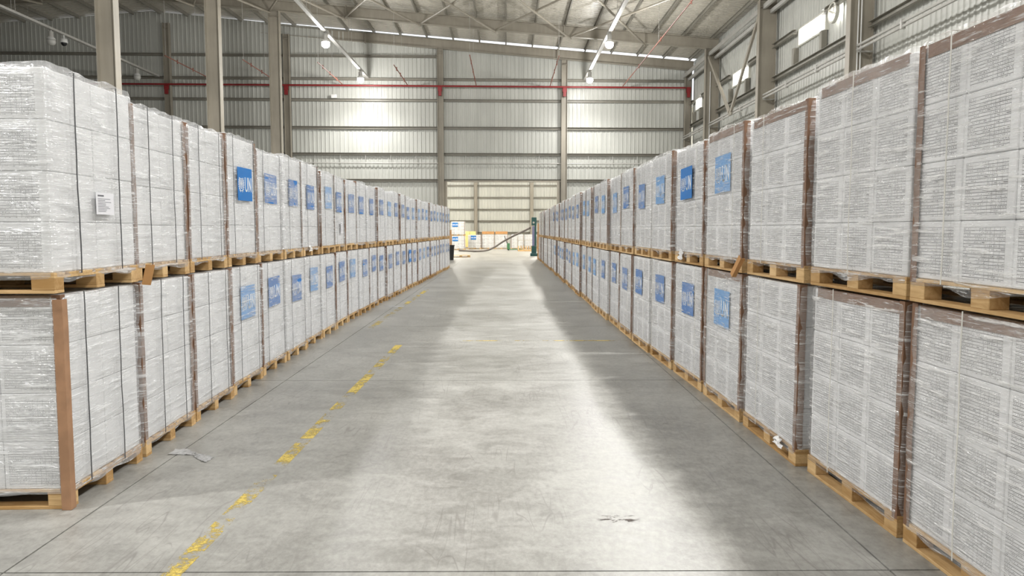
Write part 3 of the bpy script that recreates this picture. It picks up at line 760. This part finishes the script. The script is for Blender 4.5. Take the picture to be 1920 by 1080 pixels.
def load(x, y, z, rotz, label, group, row, detail, idx, mark=None, sz=1.0, opts=()):
    """mark: None or (brightness, du, z)"""
    rnd = random.Random(idx*31+(7 if row == 'R' else 0)+int(z*10))
    e = link('pallet_load', None, None, (x, y, z), (0, 0, rotz)); tag(e, label, 'pallet load', group)
    add_pallet(e, detail)
    b = e
    if detail:
        for i in range(NA):
            for j in range(NB):
                for k in range(NL):
                    p = cpos(i, j, k); zz = PH+BODY*sz/NL*(k+.5)
                    c = link('carton', CARTON, b, (p[0]+rnd.uniform(-.0015, .0015), p[1]+rnd.uniform(-.0015, .0015), zz), (0, 0, math.pi if rnd.random() < .0 else 0)); c.scale = (1, 1, sz)
    else:
        c = link('carton_stack', CARTONS, b, (0, 0, PH*(1-sz))); c.scale = (1, 1, sz)
    fm = FILM[('filmL' if row == 'L' else 'filmR', detail, z > .5)]
    f = link('stretch_film', fm[rnd.randrange(4)], b, (0, 0, PH*(1-sz))); f.scale = (1, 1, sz)
    # cardboard corner boards (the two aisle corners always, the hidden ones on near loads)
    cs = [(1, -1), (1, 1), (-1, 1)] if row == 'L' else [(-1, 1), (1, 1), (-1, -1)]
    if not detail: cs = cs[:2]
    for n, (a, c_) in enumerate(cs):
        if n != 0 and rnd.random() < .75: continue
        if n == 0 and 'force_board' not in opts and (rnd.random() < (.3 if row == 'L' else .1) or 'no_board' in opts): continue
        rot = {(1, 1): 0, (-1, 1): math.pi/2, (-1, -1): math.pi, (1, -1): -math.pi/2}[(a, c_)]
        o = link('edge_board', BOARD[rnd.randrange(4)], b, (a*(CA/2+.012), c_*(CB/2+.012), PH-.02), (0, 0, rot)); o.scale = (1, 1, sz)
    if 'long_board' in opts:
        link('edge_board', BOARD_LONG, b, (CA/2+.034, -CB/2-.034, .002), (0, 0, -math.pi/2))
    if row == 'L':
        for u in (((-.33+rnd.uniform(-.03, .03), .33+rnd.uniform(-.03, .03)) if mark else (-.24+rnd.uniform(-.06, .06), .24+rnd.uniform(-.06, .06)))):
            s = link('strap', STRAP[rnd.randrange(4)], b, (0, u, PH*(1-sz))); s.scale = (1, 1, sz)
    elif detail:
        s = link('strap', STRAPW[rnd.randrange(3)], b, (rnd.uniform(.36, .44)*rnd.choice((-1, 1)) if mark else rnd.uniform(.0, .3), 0, PH*(1-sz)), (0, 0, math.pi/2)); s.scale = (1, 1, sz)
    if 'top_board' in opts:
        if row == 'R': link('top_edge_board', TOPB_A, b, (0, CB/2+.004, PH+BODY*sz+.004), (0, 0, 0))
        else: link('top_edge_board', TOPB_A, b, (0, -CB/2-.004, PH+BODY*sz+.004), (0, 0, math.pi))
    if mark:
        br, u, zz = mark
        sticker(b, 'x' if row == 'L' else 'y', row, u, zz, (.012, .014, .033)[br], pale=(br == 0), tilt=rnd.uniform(-.02, .02))
    return e

def interp(tab, y):
    for (y0, x0), (y1, x1) in zip(tab, tab[1:]):
        if y <= y1: return x0+(x1-x0)*(y-y0)/(y1-y0)
    return tab[-1][1]
LEFT_EDGE = [(0, -2.80), (4.7, -2.81), (5.72, -2.84), (6.81, -2.88), (7.96, -2.93), (9.07, -2.97), (10.06, -2.99), (11.3, -3.02), (15., -3.09), (18.1, -3.05), (36, -2.65)]
RIGHT_EDGE = [(0, 2.30), (4.2, 2.26), (5.53, 2.20), (6.91, 2.16), (8.18, 2.14), (9.56, 2.09), (10.82, 2.05), (12.15, 2.03), (15, 1.98), (45.5, 1.92)]
LN, RN = 28, 32
def side_word(i, n): return '%s from front' % ORD[i] if i < n/2 else '%s from back' % ORD[n-1-i]
WORDS = {0: 'pale blue UN label', 1: 'blue UN label', 2: 'bright blue UN label'}
rl = random.Random(5)
for i in range(LN):
    y0 = 4.68+1.1*i; yc = y0+PB/2+.02
    slope = (interp(LEFT_EDGE, yc+.5)-interp(LEFT_EDGE, yc-.5))
    for tier in (0, 1):
        edge = interp(LEFT_EDGE, yc)
        mark = None; opts = []; what = 'no UN label'
        if i >= 3:
            br = 1
            if i == 3 and tier == 1: br = 2
            elif i == 16 and tier == 0: br = 2
            elif rl.random() < .3 : br = 0
            mark = (br, rl.uniform(-.03, .05), PH+.80+rl.uniform(-.03, .03) if tier else PH+.87+rl.uniform(-.03, .03))
            what = WORDS[br]
        if i == 0 and tier == 0: opts = ['long_board', 'top_board']; what = 'long brown corner board'
        if i == 0 and tier == 1: what = 'white paper notice'; opts = ['no_board']
        if i == 1: opts = ['force_board']
        x = edge-CA/2-.03+rl.uniform(-.012, .012)*(1 if i < 7 else 2.2)-(.02 if tier else 0)
        if i == 0 and tier == 1: x += .0
        sz = 1.0 if tier == 0 else rl.uniform(.975, 1.025)
        e = load(x, yc+rl.uniform(-.01, .01)-(.015 if i == 0 and tier else 0), UNIT*tier+.0, -slope*.8+rl.uniform(-.012, .012),
                 'wrapped white carton pallet with %s, %s left row, %s' % (what, ('lower', 'upper')[tier], side_word(i, LN)),
                 '%s pallet loads of the left row' % ('lower', 'upper')[tier], 'L', i < 7, i, mark, sz, opts)
        if i == 0 and tier == 1: e.scale = (1.03, 1.06, 1); notice(e, .06, .58, .034, (1.05, .54))
        if i == 8 and tier == 1: notice(e, .12, .44, .034, (.8, .75))
for i in range(RN):
    y0 = 2.88+1.32*i; yc = y0+PA/2+.04
    slope = (interp(RIGHT_EDGE, yc+.5)-interp(RIGHT_EDGE, yc-.5))
    for tier in (0, 1):
        edge = interp(RIGHT_EDGE, yc); mark = None; opts = []; what = 'no UN label'
        if i >= 3:
            br = 0 if i == 3 else (2 if (i == 4 and tier == 1) else (0 if rl.random() < .35 else 1))
            if i < 22: mark = (br, rl.uniform(-.08, .02), PH+.80+rl.uniform(-.03, .03) if tier else PH+.86+rl.uniform(-.04, .03)); what = WORDS[br]
        if i < 2 or (i < 4 and rl.random() < .4): opts.append('top_board')
        x = edge+CB/2+.03+rl.uniform(-.015, .015)*(1 if i < 8 else 2.4)
        sz = 1.0 if tier == 0 else rl.uniform(.975, 1.01)
        load(x, yc+rl.uniform(-.012, .012)+(.04 if i == 0 else 0), UNIT*tier, math.pi/2-slope*.8+rl.uniform(-.012, .012),
             'wrapped white carton pallet with %s, %s right row, %s' % (what, ('lower', 'upper')[tier], side_word(i, RN)),
             '%s pallet loads of the right row' % ('lower', 'upper')[tier], 'R', i < 8, i, mark, sz, opts)

def film_tail(parent, face, u, L, seed):
    bm = new_bm(); n = 10; g = []
    for i in range(n+1):
        f = i/n; w = .05+.05*f; row = []
        for j in range(5):
            k_ = j/4-.5
            row.append(bm.verts.new((k_*2*w+.03*noise.noise(Vector((f*3, seed, 2))), .035+.03*noise.noise(Vector((k_*4, f*4, seed)))+.02*f, PH+.03-L*f+.02*noise.noise(Vector((k_*3, seed, 7))))))
        g.append(row)
    uvl = bm.loops.layers.uv.verify()
    for a in range(n):
        for b_ in range(4):
            f = bm.faces.new((g[a][b_], g[a+1][b_], g[a+1][b_+1], g[a][b_+1])); f.smooth = True
            for lp, (q, w_) in zip(f.loops, ((a, b_), (a+1, b_), (a+1, b_+1), (a, b_+1))): lp[uvl].uv = (w_*.05, q*L/n)
    if face == 'y': loc, rot = (u, CB/2, 0), (0, 0, 0)
    else: loc, rot = (CA/2, u, 0), (0, 0, -math.pi/2)
    obj('film_tail', bm, 'scrap', parent, loc, rot, smooth=True)
for o in list(COL.objects):
    if o.name.startswith('pallet_load'):
        lb = o['label']
        for key, fc, u, L in (('upper right row, fifth', 'y', .2, .12), ('lower right row, third', 'y', -.35, .07), ('upper left row, seventh', 'x', -.2, .09)):
            if key in lb and 'from front' in lb: film_tail(o, fc, u, L, u*10+L)

# ------------------------------------------------------------------ floor markings, scraps
def strip(name, x0, y0, x1, y1, w, label, mat='paint'):
    bm = new_bm(); m, L = frame_mat((x0, y0, 0), (x1, y1, 0)); add_prism(bm, [(-w/2, .0004), (w/2, .0004), (w/2, .0016), (-w/2, .0016)], L, m)
    return tag(obj(name, bm, mat), label, 'floor marking', 'yellow floor lines')
strip('floor_line', -1.76, 3.4, -1.735, 6.3, .11, 'heavily worn yellow floor line nearest the viewer on the left')
strip('floor_line', -1.735, 6.35, -1.69, 11.6, .11, 'fuller yellow floor line beside the left row, before the cross line', 'paint_b')
strip('floor_line', -2.50, 13.6, -2.40, 22.5, .12, 'worn yellow floor line farther along the left row')
strip('floor_line', -.9, 12.06, 1.0, 12.06, .06, 'faint yellow line crossing the middle of the aisle')
strip('floor_line', 1.02, 12.06, 1.96, 12.06, .08, 'clear yellow line reaching the right pallets', 'paint_b')
bm = new_bm(); add_box(bm, (0, 0, .001), (.36, .3, .0012)); tag(obj('floor_scuff', bm, 'stain', None, (.70, 4.53, 0)), 'dark scuff mark on the near aisle floor', 'scuff')

def film_scrap(loc, L, seed, label, rot=0):
    bm = new_bm(); n = 26; m_ = 6; g = []
    for i in range(n+1):
        f = i/n; row = []
        cx_, cy_ = L*f, .10*math.sin(f*3.2+seed)
        wd = .07*(.4+.6*abs(math.sin(f*4+seed)))
        for j in range(m_+1):
            k = j/m_-.5; z = .012+.030*abs(noise.noise(Vector((f*9, k*5, seed))))*(1-abs(k))+.05*max(0, .15-f)
            row.append(bm.verts.new((cx_+.02*noise.noise(Vector((f*12, k*8, seed+4))), cy_+k*wd*2, z)))
        g.append(row)
    uvl = bm.loops.layers.uv.verify()
    for a in range(n):
        for b_ in range(m_):
            f = bm.faces.new((g[a][b_], g[a+1][b_], g[a+1][b_+1], g[a][b_+1])); f.smooth = True
            for lp, (q, w_) in zip(f.loops, ((a, b_), (a+1, b_), (a+1, b_+1), (a, b_+1))): lp[uvl].uv = (q*L/n, w_*.03)
    bmesh.ops.solidify(bm, geom=bm.faces[:], thickness=.001)
    bm.verts.ensure_lookup_table(); lo = min(v.co.z for v in bm.verts)
    for v in bm.verts: v.co.z -= lo
    return tag(obj('film_scrap', bm, 'scrap', None, loc, (0, 0, rot)), label, 'plastic film', 'film scraps on the floor')
film_scrap((-2.72, 5.86, .001), .40, 1., 'crumpled clear film scrap on the floor beside the first left pallets', -.05)
film_scrap((-2.92, 17.6, .001), .55, 2.3, 'crumpled film scrap on the floor farther along the left row', -.2)

# loose cardboard flap between the first two upper left pallets, and a board by the third right one
def flap(loc, s, rot, label):
    bm = new_bm(); add_box(bm, (0, 0, 0), (s[0], .004, s[1])); add_box(bm, (s[0]/2-.002, .02, 0), (.004, .04, s[1]))
    return tag(obj('cardboard_flap', bm, 'board_o', None, loc, rot), label, 'cardboard', 'loose corner boards')
flap((-2.755, 5.75, 1.455), (.07, .16), (.25, .12, .9), 'loose brown corner board sticking out between the first two left pallets')
flap((2.09, 6.80, 1.47), (.05, .24), (.0, .75, -1.4), 'loose brown corner board leaning out above the third right pallet')

# ------------------------------------------------------------------ things at the doorway and in the back hall
e = link('waste_bin', None, None, (-3.38, 44.6, 0)); tag(e, 'black waste bin at the far end of the left row', 'bin')
obj('body', lathe([(.001, 0), (.21, 0), (.26, .86), (.245, .86), (.20, .02), (.001, .02)], 16), 'black', e)
obj('rim', lathe([(.255, .84), (.285, .84), (.285, .90), (.255, .90)], 16), 'black', e)
e = link('corner_board_bundle', None, None, (-3.52, 45.5, 0)); tag(e, 'bundle of brown corner boards standing behind the black bin', 'cardboard')
for k in range(4):
    bm = new_bm(); add_box(bm, (0, 0, .9), (.07, .05, 1.8)); obj('board', bm, 'board_o', e, (-.12+.085*k, .03*(k % 2), 0))
e = link('corner_board_bundle', None, None, (2.05, 45.75, 0)); tag(e, 'tall orange-brown cardboard bundle at the far end of the right row', 'cardboard')
for k in range(4):
    bm = new_bm(); add_box(bm, (0, 0, 1.1), (.075, .07, 2.2-.05*k)); obj('board', bm, 'board_o', e, (-.13+.09*k, .0, -.025*k+.025*k))
e = link('machine_mast', None, None, (1.88, 51.5, 0)); tag(e, 'tall narrow teal machine mast standing beyond the right row', 'machine')
bm = new_bm(); add_box(bm, (0, 0, .1), (.5, .6, .2)); add_box(bm, (0, 0, .45), (.34, .3, .5)); obj('base', bm, 'teal', e, bevel=.01)
bm = new_bm(); add_box(bm, (.1, 0, 1.35), (.12, .2, 2.3)); obj('mast', bm, 'teal', e)
bm = new_bm(); add_cyl(bm, (-.03, -.02, .7), (-.03, -.02, 2.05), .10, 14); obj('film_roll', bm, 'lav', e)
bm = new_bm(); add_box(bm, (0, 0, 2.38), (.34, .3, .55)); obj('head', bm, 'teal', e, bevel=.01)
bm = new_bm(); add_cyl(bm, (-.03, -.16, 2.3), (-.03, -.19, 2.3), .07, 12); obj('gauge', bm, 'tray', e)
# heavy hose sagging from the mast to the floor
def tube(pts, r, seg=8):
    bm = new_bm(); P_ = [Vector(p) for p in pts]; C = []
    for i in range(len(P_)-1):
        p0 = P_[max(i-1, 0)]; p1 = P_[i]; p2 = P_[i+1]; p3 = P_[min(i+2, len(P_)-1)]
        for k in range(6):
            t = k/6; C.append(.5*((2*p1)+(-p0+p2)*t+(2*p0-5*p1+4*p2-p3)*t*t+(-p0+3*p1-3*p2+p3)*t**3))
    C.append(P_[-1]); rings = []
    for i, c in enumerate(C):
        d = (C[min(i+1, len(C)-1)]-C[max(i-1, 0)]).normalized(); q = Vector((0, 0, 1)).rotation_difference(d)
        rings.append([bm.verts.new(c+q @ Vector((r*math.cos(2*math.pi*k/seg), r*math.sin(2*math.pi*k/seg), 0))) for k in range(seg)])
    for a, b_ in zip(rings, rings[1:]):
        for k in range(seg): bm.faces.new((a[k], a[(k+1) % seg], b_[(k+1) % seg], b_[k]))
    bm.faces.new(list(reversed(rings[0]))); bm.faces.new(rings[-1]); return bm
tag(obj('air_hose', tube([(1.60, 51.45, 1.93), (1.2, 52.2, 1.72), (.45, 53.5, 1.35), (-.3, 55, .92), (-.9, 57, .5), (-1.6, 59, .18), (-2.6, 61, .07), (-4.0, 63, .07)], .07), 'hose', smooth=True), 'grey hose sagging from the teal mast down to the back hall floor', 'hose')
k = 900
def far_load(x, y, z, label, mark=(2, 0, PH+.95), sz=.9):
    global k; k += 1
    load(x, y, z, -math.pi/2, label, 'pallet loads in the back hall', 'L', False, k, None, sz)
def far_sticker(e): pass
for nm, x, y, z in (('lower', -4.35, 67.5, 0), ('upper', -4.35, 67.5, PH+BODY*.9+.02)):
    k += 1
    e = load(x, y, z, math.pi, 'white carton pallet in the back hall, %s of the two stacked at left' % nm, 'pallet loads in the back hall', 'R', False, k, None, .9)
    m = Matrix(((1, 0, 0), (0, 0, 1), (0, 1, 0)))
    sticker(e, 'y', 'R', -.25, PH+.85, .03)
k += 1
e = load(-3.0, 70.5, 0, math.pi, 'single white carton pallet in the back hall with yellow cartons behind', 'pallet loads in the back hall', 'R', False, k, None, .95); sticker(e, 'y', 'R', -.1, PH+.95, .03)
e = link('yellow_carton_stack', None, None, (-3.6, 73.5, 0)); tag(e, 'stack of yellowish cartons on a pallet behind the single pallet', 'carton stack')
add_pallet(e, False)
for a in range(2):
    for b_ in range(3):
        bm = new_bm(); add_box(bm, (0, 0, 0), (.56, .9, .5)); obj('carton', bm, 'yellow', e, (-.29+.58*a, 0, PH+.255+.51*b_), bevel=.01)
spots = [(-1.75, 71), (-.5, 71.3), (1.0, 71), (2.3, 71.2)]
for n, (x, y) in enumerate(spots):
    k += 1
    e = load(x, y, 0, math.pi, 'pale wrapped pallet across the back hall, %s from left' % ORD[n], 'pale pallets across the back hall', 'R', False, k, None, .98)
for n, (x, y) in enumerate(spots[:2]):
    bm = new_bm(); add_box(bm, (0, 0, .12), (1.15, .9, .24)); add_box(bm, (0, -.01, .245), (1.15, .05, .012))
    tag(obj('cardboard_tray', bm, 'board_o', None, (x, y, PH+BODY*.98+.045)), 'tan cardboard tray lying on the pale pallet, %s from left' % ORD[n], 'tray', 'cardboard trays')
# green hand pallet truck carrying an empty pallet
e = link('pallet_truck', None, None, (.15, 66.0, 0)); tag(e, 'green hand pallet truck parked in the middle of the back hall', 'pallet truck')
bm = new_bm()
for s in (-.2, .2): add_box(bm, (.65, s, .09), (1.15, .16, .06))
obj('fork', bm, 'green', e)
bm = new_bm(); add_box(bm, (0, 0, .35), (.25, .5, .55)); obj('body', bm, 'green', e, bevel=.03)
bm = new_bm(); add_cyl(bm, (-.05, 0, .5), (-.35, 0, 1.25), .03, 8); add_cyl(bm, (-.35, -.2, 1.25), (-.35, .2, 1.25), .025, 8); obj('handle', bm, 'black', e)
for s in (-.12, .12):
    bm = new_bm(); add_cyl(bm, (0, s-.03, .09), (0, s+.03, .09), .09, 12); obj('wheel', bm, 'black', e)
for s in (-.2, .2):
    bm = new_bm(); add_cyl(bm, (1.1, s-.04, .045), (1.1, s+.04, .045), .045, 10); obj('roller', bm, 'black', e)
e = link('slatted_crate', None, None, (1.75, 63.5, 0)); tag(e, 'low open wooden slatted crate right of the green pallet truck', 'crate')
bm = new_bm()
for s in (-.45, 0, .45): add_box(bm, (0, s, .05), (1.6, .1, .1))
obj('base', bm, 'wood', e)
for n in range(8):
    bm = new_bm(); add_box(bm, (0, 0, .28), (.09, .02, .36)); obj('slat', bm, 'wood', e, (-.75+.214*n, -.46, 0))
for s in (-.8, .8):
    bm = new_bm(); add_cyl(bm, (s, .4, 0), (s, .4, 1.2), .03, 8); obj('post', bm, 'steel', e)
bm = new_bm(); add_cyl(bm, (-.8, .4, .9), (.8, .4, .9), .02, 8); obj('rail', bm, 'steel', e)
e = link('empty_pallet', None, None, (-3.05, 49.6, 0), (0, 0, .1)); tag(e, 'empty wooden pallet lying on the floor behind the black bin', 'pallet'); add_pallet(e, False)
